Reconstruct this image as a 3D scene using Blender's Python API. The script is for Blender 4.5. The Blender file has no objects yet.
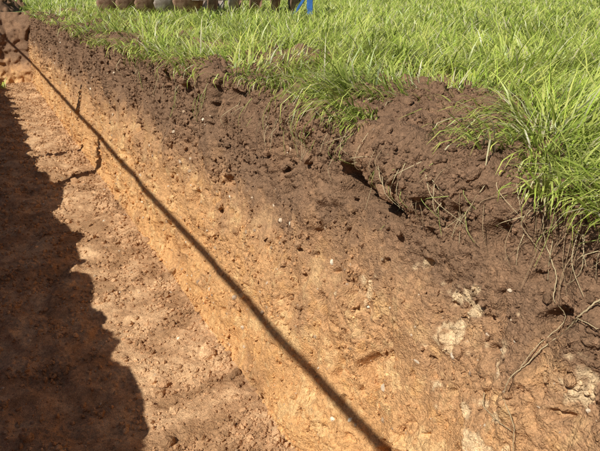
import bpy, math, numpy as np
from mathutils import Vector, Matrix
rng=np.random.default_rng(7)
scene=bpy.context.scene
# ---------------------------------------------------------------- noise
perm=rng.permutation(256); perm=np.concatenate([perm,perm,perm])
G=rng.normal(size=(256,3)); G/=np.linalg.norm(G,axis=1)[:,None]
RJ=rng.random((256,4))
def pn(P,s=1.0,off=0.0):
    P=np.asarray(P,dtype=np.float64)*s+off
    I=np.floor(P).astype(np.int64); F=P-I
    U=F*F*F*(F*(F*6-15)+10); I&=255
    r=0
    for dx in (0,1):
        wx=U[:,0] if dx else 1-U[:,0]
        a=perm[(I[:,0]+dx)&255]
        for dy in (0,1):
            wy=U[:,1] if dy else 1-U[:,1]
            b=perm[a+((I[:,1]+dy)&255)]
            for dz in (0,1):
                wz=U[:,2] if dz else 1-U[:,2]
                h=perm[b+((I[:,2]+dz)&255)]
                g=G[h]
                r=r+wx*wy*wz*(g[:,0]*(F[:,0]-dx)+g[:,1]*(F[:,1]-dy)+g[:,2]*(F[:,2]-dz))
    return r*1.5
def fb(P,s,o=3,r=.6,off=0.):
    t=0;n=0
    for k in range(o): t=t+pn(P,s*2.03**k,off+k*13.7)*r**k; n+=r**(2*k)
    return t/math.sqrt(n)
def worley(P,s,off=0.):
    P=(np.asarray(P)*s+off).astype(np.float32); I=np.floor(P).astype(np.int64)
    d1=np.full(len(P),9.,np.float32); d2=d1.copy(); rv=np.zeros(len(P),np.float32)
    for dx in (-1,0,1):
        a=perm[(I[:,0]+dx)&255]
        for dy in (-1,0,1):
            b=perm[a+((I[:,1]+dy)&255)]
            for dz in (-1,0,1):
                h=perm[b+((I[:,2]+dz)&255)]
                J=RJ[h]
                d=np.sqrt((I[:,0]+dx+J[:,0]-P[:,0])**2+(I[:,1]+dy+J[:,1]-P[:,1])**2+(I[:,2]+dz+J[:,2]-P[:,2])**2)
                m=d<d1; d2=np.where(m,d1,np.minimum(d2,d)); rv=np.where(m,J[:,3],rv); d1=np.where(m,d,d1)
    return d1,d2,rv
def sm(a,b,x):
    t=np.clip((x-a)/(b-a),0,1); return t*t*(3-2*t)
# real-world soil colour as a function of place in the ground (layers, patches, stains)
def soil_col(p,zoff=0.):
    n1=fb(p,1.9,2); n2=fb(p,9,3,.75); pz=p[:,2]
    zz=pz+.10*n1+.10*n2+zoff+np.interp(p[:,1],[1.5,7],[.03,.12])
    st=[-1.3,-.95,-.62,-.42,-.29,-.05]
    cs=np.array([(.58,.325,.135),(.56,.310,.130),(.49,.275,.125),(.36,.205,.105),(.200,.118,.068),(.180,.106,.062)])
    c=np.stack([np.interp(zz,st,cs[:,k]) for k in range(3)],-1)
    def mx(c,k,t): return c*(1-k[:,None])+np.array(t)*k[:,None]
    low=1-sm(-.6,-.3,zz)
    q=fb(p,6.5,4,.8,5)
    c=mx(c,.50*sm(.16,.42,q)*low,(.68,.46,.22))
    c=mx(c,.42*sm(.10,.5,fb(p,3.1,3,.7,25)),(.29,.165,.090))
    c=mx(c,.30*sm(.25,.5,fb(p,15,2,.7,45))*low,(.60,.32,.11))
    hf=.5*fb(p,30,2,.8,33)
    for (cx,cy,cz,r) in [(.94,.98,-.43,.19),(.92,.82,-.60,.17),(.93,.64,-.38,.12),(.93,1.35,-.52,.12),(.94,1.15,-.33,.10)]:
        d=np.linalg.norm(p-np.array([cx,cy,cz]),axis=1)
        c=mx(c,.62*sm(.10,.45,1-d/r+1.2*n2+hf-.58)*(d<2*r),(.74,.55,.32))
    fl=1-sm(-1.205,-1.12,pz)
    f=fb(p,4.5,4,.75,9)
    fc=np.stack([np.interp(f,[-.5,0,.5],v) for v in [(.29,.42,.57),(.165,.248,.365),(.085,.132,.200)]],-1)
    c=c*(1-.9*fl[:,None])+fc*.9*fl[:,None]
    return c
# ---------------------------------------------------------------- mesh helper
def make_mesh(name,V,faces,mat=None,smooth=True,col=None,parent=None):
    V=np.ascontiguousarray(V,dtype=np.float32); faces=np.ascontiguousarray(faces,dtype=np.int32)
    me=bpy.data.meshes.new(name); n=faces.shape[1]
    me.vertices.add(len(V)); me.vertices.foreach_set('co',V.ravel())
    me.loops.add(faces.size); me.loops.foreach_set('vertex_index',faces.ravel())
    me.polygons.add(len(faces)); me.polygons.foreach_set('loop_start',np.arange(0,faces.size,n,dtype=np.int32))
    me.polygons.foreach_set('use_smooth',np.full(len(faces),smooth,dtype=bool))
    me.update(calc_edges=True)
    if col is not None:
        a=me.color_attributes.new('Col','FLOAT_COLOR','POINT')
        c=np.ones((len(V),4),dtype=np.float32); c[:,:3]=col
        a.data.foreach_set('color',c.ravel())
    ob=bpy.data.objects.new(name,me); scene.collection.objects.link(ob)
    if mat: me.materials.append(mat)
    if parent: ob.parent=parent
    return ob
# ---------------------------------------------------------------- materials
class NT:
    def __init__(s,name):
        s.m=bpy.data.materials.new(name); s.m.use_nodes=True; s.t=s.m.node_tree; s.n=s.t.nodes; s.l=s.t.links
        s.b=s.n['Principled BSDF']; s.out=s.n['Material Output']
    def new(s,t,**k):
        n=s.n.new(t)
        for a,v in k.items(): setattr(n,a,v)
        return n
    def link(s,a,b): s.l.new(a,b)
    def noise(s,vec,scale,detail=4,rough=.6):
        n=s.new('ShaderNodeTexNoise'); n.inputs['Scale'].default_value=scale; n.inputs['Detail'].default_value=detail
        n.inputs['Roughness'].default_value=rough; s.link(vec,n.inputs['Vector']); return n.outputs['Fac']
    def math(s,op,a,b=None,c=None,clamp=False):
        n=s.new('ShaderNodeMath',operation=op); n.use_clamp=clamp
        for i,v in enumerate((a,b,c)):
            if v is None: continue
            if isinstance(v,(int,float)): n.inputs[i].default_value=v
            else: s.link(v,n.inputs[i])
        return n.outputs[0]
    def ramp(s,f,stops,interp='LINEAR'):
        n=s.new('ShaderNodeValToRGB'); e=n.color_ramp; e.interpolation=interp
        while len(e.elements)<len(stops): e.elements.new(.5)
        for i,(p,c) in enumerate(stops):
            e.elements[i].position=p; e.elements[i].color=(*c,1) if not isinstance(c,(int,float)) else (c,c,c,1)
        s.link(f,n.inputs[0]); return n.outputs[0]
    def mix(s,f,a,b,mode='MIX'):
        n=s.new('ShaderNodeMix',data_type='RGBA',blend_type=mode)
        if isinstance(f,(int,float)): n.inputs[0].default_value=f
        else: s.link(f,n.inputs[0])
        for i,v in ((6,a),(7,b)):
            if isinstance(v,tuple): n.inputs[i].default_value=(*v,1)
            else: s.link(v,n.inputs[i])
        return n.outputs[2]
def soil_mat(name):
    t=NT(name); geo=t.new('ShaderNodeNewGeometry'); pos=geo.outputs['Position']
    a=t.new('ShaderNodeAttribute'); a.attribute_name='Col'
    n3=t.noise(pos,60,3,.75); n4=t.noise(pos,270,2,.7)
    gg=t.math('MULTIPLY',t.math('MULTIPLY_ADD',n3,1.7,.20),t.math('MULTIPLY_ADD',n4,1.3,.38))
    cc=t.new('ShaderNodeCombineColor')
    for i in range(3): t.link(gg,cc.inputs[i])
    base=t.mix(1.,a.outputs['Color'],cc.outputs[0],'MULTIPLY')
    t.link(base,t.b.inputs['Base Color']); t.b.inputs['Roughness'].default_value=.95
    t.b.inputs['Specular IOR Level'].default_value=.10
    v3=t.new('ShaderNodeTexVoronoi'); v3.inputs['Scale'].default_value=170; t.link(pos,v3.inputs['Vector'])
    h=t.math('MULTIPLY',t.noise(pos,140,2,.7),.0045)
    h=t.math('ADD',h,t.math('MULTIPLY',v3.outputs['Distance'],-.0028))
    b=t.new('ShaderNodeBump'); b.inputs['Strength'].default_value=1; b.inputs['Distance'].default_value=1
    t.link(h,b.inputs['Height']); t.link(b.outputs[0],t.b.inputs['Normal'])
    return t.m
soil=soil_mat('soil')
def attr_mat(name,rough=.6,transl=0.,bumps=None,spec=.3):
    t=NT(name); a=t.new('ShaderNodeAttribute'); a.attribute_name='Col'
    c=a.outputs['Color']
    if bumps:
        geo=t.new('ShaderNodeNewGeometry'); n=t.noise(geo.outputs['Position'],bumps,3,.6)
        k=t.math('MULTIPLY_ADD',n,.7,.65)
        cc=t.new('ShaderNodeCombineColor')
        for i in range(3): t.link(k,cc.inputs[i])
        c=t.mix(1.,c,cc.outputs[0],'MULTIPLY')
        b=t.new('ShaderNodeBump'); b.inputs['Distance'].default_value=.003; t.link(n,b.inputs['Height']); t.link(b.outputs[0],t.b.inputs['Normal'])
    t.link(c,t.b.inputs['Base Color']); t.b.inputs['Roughness'].default_value=rough; t.b.inputs['Specular IOR Level'].default_value=spec
    if transl:
        tr=t.new('ShaderNodeBsdfTranslucent'); t.link(c,tr.inputs[0]); mx=t.new('ShaderNodeMixShader'); mx.inputs[0].default_value=transl
        t.link(t.b.outputs[0],mx.inputs[1]); t.link(tr.outputs[0],mx.inputs[2]); t.link(mx.outputs[0],t.out.inputs[0])
    return t.m
grass_m=attr_mat('grass_blade',.40,.34,None,.5)
stone_m=attr_mat('stone',.8,0,90,.25)
straw_m=attr_mat('straw',.7,.15,140,.2)
def noise_mat(name,c1,c2,scale,rough=.8,metal=0.,bump=.004):
    t=NT(name); geo=t.new('ShaderNodeTexCoord'); n=t.noise(geo.outputs['Object'],scale,4,.65)
    t.link(t.ramp(n,[(.35,c1),(.65,c2)]),t.b.inputs['Base Color']); t.b.inputs['Roughness'].default_value=rough; t.b.inputs['Metallic'].default_value=metal
    b=t.new('ShaderNodeBump'); b.inputs['Distance'].default_value=bump; t.link(n,b.inputs['Height']); t.link(b.outputs[0],t.b.inputs['Normal'])
    return t.m
rust=noise_mat('rusty_steel',(.20,.10,.055),(.52,.33,.21),9,.65,.1)
steel=noise_mat('worn_steel',(.30,.22,.17),(.70,.61,.52),8,.5,.2)
blue=noise_mat('blue_paint',(.03,.11,.34),(.06,.2,.50),12,.5)
wood=noise_mat('weathered_wood',(.20,.14,.09),(.36,.28,.19),14,.85)
turf=noise_mat('turf_ground',(.06,.10,.02),(.14,.18,.04),3,.95,0,.03)

# ---------------------------------------------------------------- trench
FZ=-1.21
EY=[-3,.5,.80,.98,1.12,1.3,1.49,1.7,1.85,2.1,2.4,2.65,3.1,4,5.2,7,13,14]
EX=[1.08,1.08,1.10,1.16,1.28,1.42,1.50,1.42,1.22,1.12,1.12,1.05,.98,.94,.90,.88,.90,.90]
def edge(Y): return np.interp(Y,EY,EX)
def rimx(Y): return np.interp(Y,[-3,.5,1.0,2.0,4,7,13],[1.06,1.06,1.05,1.03,.97,.93,.92])
ys=[-2.5]
while ys[-1]<12.7:
    y=ys[-1]
    ys.append(y+(.02 if y<.3 else max(.0036,.0028*y)))
ys=np.array(ys); NY=len(ys)
def seg(a,b,st): return np.linspace(a,b,max(2,int(round(abs(b-a)/st))+1))[:-1]
ts=np.concatenate([seg(0,1,1/16),seg(1,2,1/60),seg(2,3,1/20),seg(3,4,1/170),seg(4,5,1/290),seg(5,6,1/150),[6.]])
NT_=len(ts)
T,Yg=np.meshgrid(ts,ys)
def profile(T,Y):
    rx=rimx(Y); lx=-.72+0*Y
    kx=[-1.5+0*Y,lx,-.66+0*Y,-.25+0*Y,.80+0*Y,rx,rx+1.15]
    kz=[0,0,FZ,FZ,FZ,0,0]
    i=np.clip(T.astype(int),0,5); f=T-i
    KX=np.stack([k+0*T for k in kx],-1)
    X=np.take_along_axis(KX,i[...,None],-1)[...,0]*(1-f)+np.take_along_axis(KX,(i+1)[...,None],-1)[...,0]*f
    kz=np.array(kz); Z=kz[i]*(1-f)+kz[i+1]*f
    return X,Z
X,Z=profile(T,Yg)
def blur(A,k):
    K=2*k+1; P=np.pad(A,((0,0),(k,k)),mode='edge')
    c=np.cumsum(np.pad(P,((0,0),(1,0))),1); return (c[:,K:]-c[:,:-K])/K
Xb,Zb=blur(blur(X,5),5),blur(blur(Z,5),5)
Xc,Zc=blur(X,3),blur(Z,3)
w=sm(4.5,4.6,T); w2=sm(3.5,3.6,T)*(1-w); X=X*(1-w-w2)+Xb*w+Xc*w2; Z=Z*(1-w-w2)+Zb*w+Zc*w2
lip=sm(4.97,5.1,T)
rec=np.clip(edge(Yg)-rimx(Yg),0,1)
Z-= lip*np.clip(1-(X-rimx(Yg))/(rec+.08),0,1)*rec*.20
Z-= sm(5.8,6,T)*.06+ (1-sm(0,.2,T))*.06
P=np.stack([X,Yg,Z],-1)
def normals(P):
    dt=np.gradient(P,axis=1); dy=np.gradient(P,axis=0)
    n=np.cross(dt,dy); n/=np.maximum(np.linalg.norm(n,axis=-1),1e-9)[...,None]; return n
N=normals(P)
if N[NY//2,int(NT_*.4),2]<0: N=-N
p=P.reshape(-1,3)
top=sm(-.50,-.12,p[:,2]+.22*pn(p,2.0,31)); wall=((T>4)&(T<5.05)).ravel().astype(float); floor=((T>2)&(T<=4)).ravel().astype(float)
m1=sm(-.3,.35,pn(p,3.3,77)); m2=sm(-.15,.35,pn(p,5.1,27))
far=sm(2.,4.,p[:,1])
cf=1-.75*np.exp(-((T.ravel()-4)/.035)**2)
d=(.045*pn(p,1.4)+(.030+.018*far)*pn(p,4.3,11)+.020*pn(p*np.array([1,1,.6]),10,5))*cf
rough=(.60+.42*top+.12*floor)*(.45+.7*m1)
wp=p+.012*np.stack([pn(p,22,1),pn(p,22,2),pn(p,22,3)],-1)
a1,a2,ar=worley(wp,12.); e1=np.minimum(a2-a1,.35)/.35
b1,b2,br=worley(wp,31.,7.3); e2=np.minimum(b2-b1,.4)/.4
c1_,c2_,cr=worley(wp,78.,3.1); e3=np.minimum(c2_-c1_,.5)/.5
d+=rough*m2*(.036*(ar-.5)*e1+.012*e1)
d+=rough*(.35+.8*m2)*(.019*(br-.5)*e2+.008*e2*(.4+m1))
d+=rough*(.0085*(cr-.5)*e3+.0035*e3)
d+=rough*(.016*(np.abs(pn(p,15,3))-.25)+.010*(np.abs(pn(p,33,9))-.25)+.006*pn(p,125,2)+.004*pn(p,60,12))
pit=pn(p,7.5,55); d-=.045*sm(.42,.55,pit)*(wall)
pit=pn(p,19,65); d-=.022*sm(.42,.55,pit)*(.35+.65*wall)
q=p*np.array([1,2.6,.40]); d+=wall*(1-.5*top)*(.012*pn(q,6,91)+.005*np.abs(pn(q,15,21)))
d=d*np.where(floor>0,.58,1)
d-=floor*.016*sm(.15,.35,pn(p*np.array([1.6,1,1]),3.6,83))
yy,zz=p[:,1],p[:,2]
def g(y0,z0,sy,sz): return np.exp(-((yy-y0)/sy)**2-((zz-z0)/sz)**2)*(T.ravel()>4)
hn=.35*pn(p,35,17)
def hole(y0,z0,sy,sz):
    r=np.sqrt(((yy-y0)/sy)**2+((zz-z0)/sz)**2)+hn; return (1-sm(.5,1.15,r))*(T.ravel()>4)
d+=.055*g(1.22,-.085,.28,.065)+.03*g(1.9,-.07,.25,.06)+.03*g(3.3,-.06,.3,.06)
d-=.19*hole(1.51,-.185,.085,.060)+.12*hole(1.37,-.20,.10,.022)+.16*hole(1.27,-.205,.045,.034)
d-=.15*hole(2.74,-.13,.045,.13)+.09*hole(2.60,-.22,.04,.05)+.14*hole(3.45,-.15,.06,.10)
d-=.11*hole(4.6,-.2,.07,.14)+.12*hole(5.9,-.25,.09,.15)+.05*hole(1.95,-.30,.03,.08)+.05*hole(.93,-.16,.04,.04)
d-=.24*hole(9.3,-.74,.30,.12)+.05*hole(1.16,-.96,.014,.04)
P=P+N*d.reshape(NY,NT_)[...,None]
lm=((T>.6)&(T<1.5)); pp_=P.reshape(-1,3)
P[...,2]+=np.where(lm,(.06*pn(pp_,2.6,40)+.06*pn(pp_,6,43)).reshape(NY,NT_),0)
P[...,2]+=np.where(lm,.28*np.exp(-((Yg-4.78)/.22)**2)*np.exp(-((P[...,0]+.82)/.12)**2)+.10*np.exp(-((Yg-3.6)/.3)**2-((P[...,0]+.8)/.15)**2),0)
def gridfaces(nr,nc):
    i=np.arange(nr-1)[:,None]*nc+np.arange(nc-1)[None,:]; i=i.ravel()
    return np.stack([i,i+nc,i+nc+1,i+1],1)
pcol=p.copy(); pcol[:,2]=np.where(wall>0,np.maximum(pcol[:,2],-1.12),np.where(floor>0,-1.21,pcol[:,2]))
COL=soil_col(pcol)
trench=make_mesh('trench',P.reshape(-1,3),gridfaces(NY,NT_)[:,::-1],soil,True,COL)
def endwall(name,y0,sgn,res):
    xs=np.arange(-1.1,1.5,res); hs=np.arange(-1.3,.02,res)
    XX,HH=np.meshgrid(xs,hs); Q=np.stack([XX,y0+0*XX,HH],-1).reshape(-1,3)
    w1,w2,wr=worley(Q,6.)
    Q[:,1]+=sgn*(.30*(Q[:,2]+1.2)-.5*np.clip(np.abs(Q[:,0]-.06)-.45,0,1)+.16*pn(Q,1.7)+.09*np.abs(pn(Q,5))+.05*np.abs(pn(Q,14))+.10*(wr-.5)*np.minimum(w2-w1,.3)/.3)
    L=np.stack([xs,np.full(len(xs),y0+sgn*1.1),np.full(len(xs),-.03)],-1)
    V=np.concatenate([Q,L]); F=gridfaces(len(hs)+1,len(xs))
    V2_=V.copy(); V2_[:,2]=np.maximum(V2_[:,2],-1.1)
    return make_mesh(name,V,F,soil,True,soil_col(V2_,.35)*1.15,trench)
endwall('far_end_face',12.2,1,.02); endwall('near_end_face',-2.35,-1,.04)

# ---------------------------------------------------------------- ground sheet with the trench opening
xs=[-600,-60,-1.35,1.95,60,600]; yv=[-600,-60,-2.42,12.62,60,600]
V=[(x,y,-.035) for y in yv for x in xs]; F=[]
for j in range(5):
    for i in range(5):
        if i==2 and j==2: continue
        a=j*6+i; F.append((a,a+1,a+7,a+6))
make_mesh('ground',np.array(V),np.array(F),turf)

# ---------------------------------------------------------------- crumbs, clods, stones
def ico(sub):
    import bmesh
    bm=bmesh.new(); bmesh.ops.create_icosphere(bm,subdivisions=sub,radius=1)
    v=np.array([x.co[:] for x in bm.verts]); f=np.array([[q.index for q in x.verts] for x in bm.faces]); bm.free(); return v,f
def scatter(name,pts,size,sub,mat,flat=.75,jit=.35,col=None,smooth=True,parent=None):
    v,f=ico(sub); n=len(pts)
    ax=rng.normal(size=(n,3,3)); Q,_=np.linalg.qr(ax)
    sc=size[:,None]*rng.uniform(flat*.7,1.25,(n,3))
    L=v[None]*(1+jit*rng.normal(size=(n,len(v),1))*.6)
    L=L*sc[:,None,:]; L=np.einsum('nij,nvj->nvi',Q,L)
    W=(L+pts[:,None]).reshape(-1,3); FF=(f[None]+np.arange(n)[:,None,None]*len(v)).reshape(-1,3)
    c=None if col is None else np.repeat(col,len(v),0)
    return make_mesh(name,W,FF,mat,smooth,c,parent)
PF=P.reshape(-1,3); NF=normals(P).reshape(-1,3)
if NF[(NY//2)*NT_+int(NT_*.4),2]<0: NF=-NF
TF=T.ravel(); YF=PF[:,1]
vis=np.where((YF>.35)&(TF>2.6)&(PF[:,0]<edge(YF)+.25))[0]
def pick(n,w):
    ww=w[vis]; return rng.choice(vis,n,p=ww/ww.sum())
W=np.where(TF<4,1.0,0.34)+2.2*np.exp(-((PF[:,0]-.74)/.09)**2)*(TF<4.02)+np.where(TF>4.95,1.6,0)+np.where((TF>4.6)&(TF<4.95),.5,0)
W*=.15+sm(-.2,.4,pn(PF,5,8))
i=pick(46000,W); dist=np.maximum(YF[i],1.0)
sz=np.minimum(.0024*np.exp(.6*rng.normal(size=len(i)))*dist**.62,.016)
scatter('soil_crumbs',PF[i]+NF[i]*sz[:,None]*.3,sz,1,soil,smooth=False,jit=.28,col=COL[i]*rng.uniform(.8,1.25,(len(i),1)))
i=pick(2000,W*np.where(TF>4.02,np.where(TF<4.9,.25,1.2),1.2)); sz=rng.uniform(.005,.015,len(i))*np.exp(.4*rng.normal(size=len(i)))
scatter('soil_clods',PF[i]+NF[i]*sz[:,None]*.1,sz,2,soil,.75,.18,smooth=False,col=COL[i]*rng.uniform(.8,1.2,(len(i),1)))
i=pick(800,np.where(TF<4,1.0,np.where(PF[:,2]<-.35,1.2,.35))); sz=np.minimum(np.exp(rng.normal(size=len(i))*.45)*.0037*np.maximum(YF[i],1)**.5,.011)
cols=np.array([(.50,.37,.25),(.40,.28,.17),(.58,.46,.32),(.33,.23,.15)])[rng.integers(0,4,len(i))]
cols[:80]=(.76,.67,.50)
scatter('stones',PF[i]-NF[i]*sz[:,None]*.1,sz,2,stone_m,.5,.16,cols,smooth=False)

# ---------------------------------------------------------------- spoil heap at the far end
n=80; XX,YY=np.meshgrid(np.linspace(-3.0,1.15,n*2),np.linspace(12.9,16.5,n))
H=np.clip(1-((XX+.75)/1.75)**2-((YY-14.6)/1.6)**2,-.2,1)*.8
Q=np.stack([XX,YY,H-.02],-1).reshape(-1,3); w1,w2,wr=worley(Q,4.)
Q[:,2]+=(.18*np.abs(pn(Q,2.4))+.10*np.abs(pn(Q,7))+.14*(wr-.4)*np.minimum(w2-w1,.3)/.3)*(Q[:,2]>-.1)+.03*pn(Q,20)-.05
Qc=Q.copy(); Qc[:,2]=-.1; hc=soil_col(Qc,.2)
heap=make_mesh('spoil_heap',Q,gridfaces(n,2*n),soil,True,hc)
k=rng.choice(len(Q),700); k=k[Q[k,2]>0]
scatter('heap_clods',Q[k],rng.uniform(.02,.08,len(k)),2,soil,.7,.2,col=hc[k],smooth=False,parent=heap)

# ---------------------------------------------------------------- grass
def blades(root,h,w,dirv,bend,droop,segs=4):
    n=len(root); s=np.linspace(0,1,segs+1)
    side=np.stack([-dirv[:,1],dirv[:,0],np.zeros(n)],-1)
    tw=rng.normal(size=n)*.7; c,sn=np.cos(tw),np.sin(tw)
    side=side*c[:,None]+np.stack([dirv[:,0],dirv[:,1],np.zeros(n)],-1)*sn[:,None]
    V=np.zeros((n,segs+1,2,3)); pos=root.copy()
    for j,t in enumerate(s):
        ang=bend*.35+ (bend*.9+droop)*t**1.3
        if j>0:
            st=(h/segs)[:,None]*np.stack([dirv[:,0]*np.sin(ang),dirv[:,1]*np.sin(ang),np.cos(ang)],-1); pos=pos+st
        wd=(w*(1-t**1.8)*.5+w*.03)[:,None]*(.75+.25*min(1,t*4))
        V[:,j,0]=pos-side*wd; V[:,j,1]=pos+side*wd
    base=np.arange(n)[:,None]*(segs+1)*2; j=np.arange(segs)[None,:]*2
    F=np.stack([base+j,base+j+1,base+j+3,base+j+2],-1).reshape(-1,4)
    return V.reshape(-1,3),F,(segs+1)*2
def tufts(cx,cy,k,edgelean=None,hs=1.,segs=4):
    n=len(cx); r=np.hypot(cx,cy)
    ci=np.repeat(np.arange(n),k); m=len(ci)
    c3=np.stack([cx,cy,0*cx],-1)
    Hn=pn(c3,1.7,4)+.6*pn(c3,5,9)
    th=(.140+.12*Hn+rng.normal(size=n)*.026).clip(.035,.30)*hs
    spread=.026*np.maximum(r,1)**.45
    off=rng.normal(size=(m,2))*spread[ci][:,None]*.6
    root=np.stack([cx[ci]+off[:,0],cy[ci]+off[:,1],np.full(m,-.02)],-1)
    a0=5*pn(c3,1.3,60)+ .6
    lean=np.stack([np.cos(a0),np.sin(a0)],-1)[ci]*1.15
    dv=off/np.maximum(spread[ci][:,None],1e-6)+lean+rng.normal(size=(m,2))*.6
    e=np.zeros(m)
    if edgelean is not None:
        e=edgelean[ci]; dv[:,0]-=e*2.4
    dv/=np.linalg.norm(dv,axis=1)[:,None]
    h=th[ci]*rng.uniform(.4,1.45,m); bend=np.abs(rng.normal(size=m))*.6+.25; droop=np.abs(rng.normal(size=m))*.9+.2+e*rng.uniform(.2,1.5,m)
    w=.0042*rng.uniform(.45,1.6,m)*(1+.28*np.maximum(r[ci]-1,0)); w=np.minimum(w,.024)
    V,F,nv=blades(root,h,w,dv,bend,droop,segs)
    c=np.array([.42,.55,.075])[None]*np.exp(rng.normal(size=(m,1))*.30)
    mixv=rng.random(m)
    c=np.where((mixv<.52)[:,None],np.array([.72,.80,.18])[None]*np.exp(rng.normal(size=(m,1))*.12),c)
    c=np.where((mixv>.89)[:,None],np.array([.85,.78,.44])[None],c)
    pt=(pn(c3,2.5,14)+.5*pn(c3,.7,24))[ci]
    c=c*(1+.40*pt)[:,None]
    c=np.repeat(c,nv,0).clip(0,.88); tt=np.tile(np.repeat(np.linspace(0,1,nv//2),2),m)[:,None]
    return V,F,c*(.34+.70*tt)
n=54000; r=np.exp(rng.uniform(np.log(.75),np.log(30),n)); keep=rng.random(n)<np.minimum(1,(r/30)**.45+.1)
r=r[keep]; a=rng.uniform(math.radians(-8),math.radians(84),len(r)); cx=r*np.sin(a); cy=r*np.cos(a)
e3=np.stack([cx*0,cy,cx*0],-1)
ed=edge(cy)+.05*pn(e3,5,3)+.04*pn(e3,15,3)
bare=(np.exp(-((cx-1.32)/.17)**2-((cy-2.45)/.22)**2)*.97>rng.random(len(cx)))|(np.exp(-((cx-1.64)/.15)**2-((cy-2.0)/.18)**2)*.93>rng.random(len(cx)))
dens=sm(-.01,.08,cx-ed)*.7+.3
ok=((cx>ed)|(cy>12.9))&(~bare)&(rng.random(len(cx))<dens)&(~((cx<1.0)&(cy>12.0)&(cy<16)))
cx,cy,ed=cx[ok],cy[ok],ed[ok]; print('tufts',len(cx))
el=np.clip(1-(cx-ed)/.16,0,1)*(cy<12.3)*np.where(cy<1.1,.7,1)
V1,F1,c1=tufts(cx,cy,9,el)
n=2600; lx=rng.uniform(-3.6,-.76,n); ly=rng.uniform(-2.5,15,n); k=(~((lx>-2.6)&(ly>12.4)))
V2,F2,c2=tufts(lx[k],ly[k],7,None,.7,3)
sx=[];sy=[]
for (x,y,s,nn) in [(1.10,1.72,.05,30),(1.05,1.62,.035,16),(1.22,1.95,.07,24),(1.42,2.5,.05,6),(1.12,.93,.03,10),(1.04,.80,.03,16),(1.04,.64,.03,18),(1.15,1.12,.02,6),(1.3,1.35,.04,5),(1.0,3.0,.04,10),(.96,3.9,.05,12),(.92,5.0,.06,14)]:
    sx+=list(x+rng.normal(size=nn)*s); sy+=list(y+rng.normal(size=nn)*s)
sx=np.array(sx);sy=np.array(sy); V3,F3,c3=tufts(sx,sy,7,np.full(len(sx),.8),.95)
fx=.12+rng.normal(size=14)*.12; fy=11.7+rng.normal(size=14)*.2; V4,F4,c4=tufts(fx,fy,9,None,.9); V4[:,2]+=FZ+.02
Vs=[V1,V2,V3,V4];o=0;Fs=[]
for v,f in zip(Vs,[F1,F2,F3,F4]): Fs.append(f+o); o+=len(v)
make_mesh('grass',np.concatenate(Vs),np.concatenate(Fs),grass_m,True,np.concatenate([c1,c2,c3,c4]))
def surf(y,z):
    iy=np.argmin(np.abs(ys-y)); row=P[iy]; m=(ts>4)&(ts<5); idx=np.where(m)[0]
    j=idx[np.argmin(np.abs(row[m][:,2]-z))]; return row[j]
def tube(pts,rad,sides=6):
    pts=np.array(pts,float); n=len(pts); V=[];F=[]
    tg=np.gradient(pts,axis=0); tg/=np.linalg.norm(tg,axis=1)[:,None]
    for i in range(n):
        u=np.cross(tg[i],[.3,.1,1.])
        if np.linalg.norm(u)<.1: u=np.cross(tg[i],[1,0,0])
        u/=np.linalg.norm(u); v=np.cross(tg[i],u)
        for s in range(sides):
            A=2*math.pi*s/sides; V.append(pts[i]+rad[i]*(u*math.cos(A)+v*math.sin(A)))
    for i in range(n-1):
        for s in range(sides):
            a=i*sides+s; b=i*sides+(s+1)%sides; F.append((a,b,b+sides,a+sides))
    return np.array(V),np.array(F)
def smoothpath(pts,k=8):
    pts=np.array(pts,float); out=[]
    for i in range(len(pts)-1):
        p0=pts[max(i-1,0)];p1=pts[i];p2=pts[i+1];p3=pts[min(i+2,len(pts)-1)]
        for t in np.linspace(0,1,k,endpoint=False):
            out.append(.5*((2*p1)+(-p0+p2)*t+(2*p0-5*p1+4*p2-p3)*t*t+(-p0+3*p1-3*p2+p3)*t**3))
    out.append(pts[-1]); return np.array(out)
def join(parts):
    V=[];F=[];C=[];o=0
    for v,f,c in parts:
        V.append(v);F.append(f+o);C.append(np.tile(np.array(c,float),(len(v),1)));o+=len(v)
    return np.concatenate(V),np.concatenate(F),np.concatenate(C)
parts=[]
def root(yz,r0,r1,out=.011,c=(.55,.43,.25)):
    pp=[]
    for k,(y,z) in enumerate(yz):
        s=surf(y,z); pp.append((s[0]-out*(1+.4*math.sin(k*2.1)),y,z))
    pp=smoothpath(pp); pp+=rng.normal(size=pp.shape)*.0007
    v,f=tube(pp,np.linspace(r0,r1,len(pp))); parts.append((v,f,c))
root([(.817,-.03),(.815,-.09),(.808,-.148),(.765,-.2),(.744,-.238),(.730,-.291),(.742,-.35),(.75,-.40)],.0017,.0009)
root([(.60,-.15),(.639,-.188),(.66,-.23),(.683,-.267),(.71,-.31),(.731,-.351),(.745,-.39),(.752,-.42),(.757,-.481),(.712,-.517),(.70,-.60)],.0021,.0009)
root([(.60,-.165),(.65,-.205),(.68,-.262)],.0014,.0008)
root([(.84,-.53),(.825,-.554),(.79,-.552),(.761,-.545),(.712,-.53)],.0013,.0009)
root([(.61,-.23),(.66,-.235),(.683,-.267)],.0011,.0008)
root([(.83,-.05),(.86,-.10),(.82,-.16)],.0014,.0006)
root([(.72,-.08),(.70,-.15),(.73,-.2)],.0014,.0006)
V,F,C=join(parts); make_mesh('dry_roots',V,F,straw_m,True,C)
parts=[]
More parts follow.
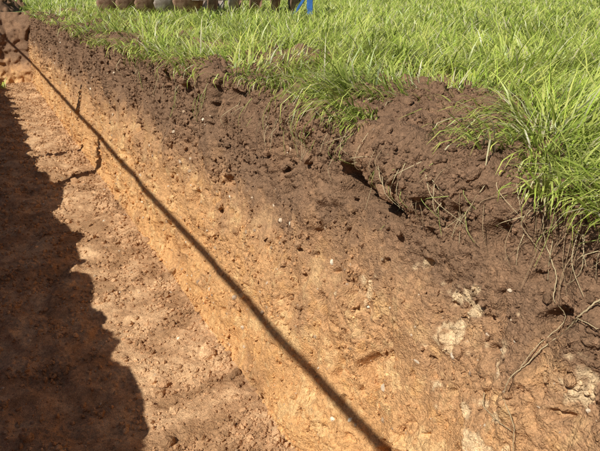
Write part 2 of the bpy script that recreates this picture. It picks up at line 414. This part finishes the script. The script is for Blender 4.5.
for k in range(200):
    y=.45+abs(rng.normal())*.9 if k<145 else rng.uniform(.5,5)
    z=-rng.uniform(.0,.13); L=rng.uniform(.03,.15)*(1 if y<2 else 1.2); dy=rng.normal()*.05
    s=surf(y,z); s2=surf(y+dy*.5,z-L*.5); s3=surf(y+dy,z-L)
    pp=smoothpath([s,(s2[0]-rng.uniform(.005,.03),y+dy*rng.uniform(.1,.9),z-L*.5),(s3[0]-rng.uniform(.0,.02),y+dy,z-L)],5)
    v,f=tube(pp,np.linspace(.0010,.0004,len(pp))*max(1,y*.5),4)
    c=[(.72,.60,.35),(.46,.54,.15),(.45,.32,.18)][rng.integers(0,3)]; parts.append((v,f,c))
V,F,C=join(parts); make_mesh('hanging_stems',V,F,straw_m,True,C)

# ---------------------------------------------------------------- wooden railing on the left bank (its shadow crosses the face)
rail=bpy.data.objects.new('wooden_railing',None); scene.collection.objects.link(rail)
def pole(name,pts,r0,r1,mat,parent,sides=12,wob=.004):
    pp=smoothpath(pts,14); pp=pp+wob*np.stack([pn(pp,3,1),pn(pp,3,2),pn(pp,3,3)],-1)
    v,f=tube(pp,np.linspace(r0,r1,len(pp)),sides)
    nv=len(v); v=np.concatenate([v,[pp[0],pp[-1]]])
    f=list(map(tuple,f))
    tri=[(nv,(s+1)%sides,s) for s in range(sides)]+[(nv+1,nv-sides+s,nv-sides+(s+1)%sides) for s in range(sides)]
    me=bpy.data.meshes.new(name); me.from_pydata([tuple(a) for a in v],[],f+tri); me.update()
    for q in me.polygons: q.use_smooth=True
    o=bpy.data.objects.new(name,me); scene.collection.objects.link(o); me.materials.append(mat); o.parent=parent; return o
RX=-.82; RZ=1.075
pole('rail',[(RX,-2.2,RZ),(RX,1.5,RZ-.012),(RX,5,RZ+.0),(RX,8.5,RZ-.015),(RX,12.6,RZ)],.021,.021,wood,rail)
pole('post_1',[(RX-.058,-1.6,-.3),(RX-.058,-1.6,.5),(RX-.058,-1.6,1.15)],.035,.032,wood,rail)
pole('post_2',[(RX-.07,4.85,-.3),(RX-.07,4.87,.4),(RX-.06,4.9,RZ+.03)],.062,.046,wood,rail)
pole('post_3',[(RX-.068,5.75,-.3),(RX-.068,5.78,.6),(RX-.068,5.82,1.50)],.046,.042,wood,rail)
pole('post_4',[(RX-.058,12.5,-.3),(RX-.058,12.5,.5),(RX-.058,12.5,1.15)],.035,.032,wood,rail)

# ---------------------------------------------------------------- disc harrow
har=bpy.data.objects.new('disc_harrow',None); scene.collection.objects.link(har)
def box(name,c,s,mat,rot=(0,0,0),bev=.006):
    import bmesh
    bm=bmesh.new(); bmesh.ops.create_cube(bm,size=1)
    for v in bm.verts: v.co=Vector((v.co.x*s[0],v.co.y*s[1],v.co.z*s[2]))
    bmesh.ops.bevel(bm,geom=bm.edges[:],offset=bev,segments=2,affect='EDGES')
    me=bpy.data.meshes.new(name); bm.to_mesh(me); bm.free(); o=bpy.data.objects.new(name,me); scene.collection.objects.link(o)
    o.location=c; o.rotation_euler=rot; me.materials.append(mat); o.parent=har; return o
def disc(name,c,R,yaw,mat):
    prof=[(0,.075),(R*.3,.068),(R*.6,.045),(R*.85,.016),(R,0),(R,-.006),(R*.85,.010),(R*.6,.038),(R*.3,.061),(0,.068)]
    V=[];F=[];S=32
    for (r,x) in prof:
        for s in range(S):
            A=2*math.pi*s/S; rr=r*(1-(.14 if (r>R*.9 and s%4==0) else 0)); V.append((x,rr*math.cos(A),rr*math.sin(A)))
    for k in range(len(prof)-1):
        for s in range(S):
            a=k*S+s;b=k*S+(s+1)%S; F.append((a,b,b+S,a+S))
    me=bpy.data.meshes.new(name); me.from_pydata(V,[],F); me.update()
    for q in me.polygons: q.use_smooth=True
    me.materials.append(mat)
    o=bpy.data.objects.new(name,me); scene.collection.objects.link(o); o.location=c; o.rotation_euler=(0,0,yaw); o.parent=har; return o
for gi,(y0,sg) in enumerate([(-.1,1),(1.1,-1)]):
    for side in (-1,1):
        yaw=sg*side*math.radians(17)
        for k in range(5):
            u=.2+k*.34; x=side*u*math.cos(yaw); y=y0+side*u*math.sin(yaw)
            disc('disc',(x,y,.25+rng.uniform(-.02,.03)),.30,yaw+math.radians(-30+rng.uniform(-5,5))+(0 if gi==0 else math.radians(64)),steel if (k+gi)%4==1 else rust)
            box('scraper',(x+.1,y+.22,.42),(.05,.02,.34),blue if k%3==2 else rust,(math.radians(-22),0,yaw),.003)
        L=1.75; cx_=side*.88*math.cos(yaw); cy_=y0+side*.88*math.sin(yaw)
        box('gang_axle',(cx_,cy_,.235),(L,.035,.035),steel,(0,0,yaw))
        box('gang_beam',(cx_,cy_,.66),(L,.09,.09),blue,(0,0,yaw))
        for q in (.4,1.3):
            box('hanger',(side*q*math.cos(yaw),y0+side*q*math.sin(yaw),.45),(.06,.05,.42),blue,(0,0,yaw))
box('centre_beam',(0,.45,.76),(.12,1.9,.11),blue); box('cross_beam',(0,.5,.76),(2.6,.1,.098),blue)
box('drawbar',(0,-1.05,.60),(.10,1.3,.09),blue,(math.radians(12),0,0)); box('parking_stand',(1.72,-.42,.30),(.09,.07,.66),blue); box('stand_foot',(1.72,-.42,-.0),(.32,.2,.03),blue)
box('stand_brace',(1.6,-.42,.2),(.04,.04,.5),blue,(0,math.radians(35),0)); box('stand_arm',(1.72,-.05,.66),(.08,.82,.08),blue)
har.location=(3.28,9.6,0); har.rotation_euler=(0,0,-math.radians(27))

# ---------------------------------------------------------------- light
sdir=Vector((1,.45,-1.163)).normalized()
sun=bpy.data.lights.new('sun','SUN'); sun.energy=5.0; sun.angle=math.radians(.53); sun.color=(1,.965,.90)
so=bpy.data.objects.new('sun',sun); scene.collection.objects.link(so); so.rotation_euler=sdir.to_track_quat('-Z','Y').to_euler()
w=bpy.data.worlds.new('World'); scene.world=w; w.use_nodes=True; nt=w.node_tree
sky=nt.nodes.new('ShaderNodeTexSky'); sky.sky_type='NISHITA'; sky.sun_disc=False
ts_=-sdir; sky.sun_elevation=math.asin(ts_.z); sky.sun_rotation=math.atan2(ts_.x,ts_.y)
nt.links.new(sky.outputs[0],nt.nodes['Background'].inputs[0]); nt.nodes['Background'].inputs[1].default_value=.055
# ---------------------------------------------------------------- camera
cam=bpy.data.cameras.new('camera'); co=bpy.data.objects.new('camera',cam); scene.collection.objects.link(co)
cam.sensor_width=36; cam.lens=36*589/600; cam.clip_end=2000; cam.clip_start=.02
co.location=(0,0,.39); co.rotation_euler=(math.radians(90-21.9),0,math.radians(-27.8))
scene.camera=co
scene.view_settings.view_transform='Standard'; scene.view_settings.look='None'; scene.view_settings.exposure=0
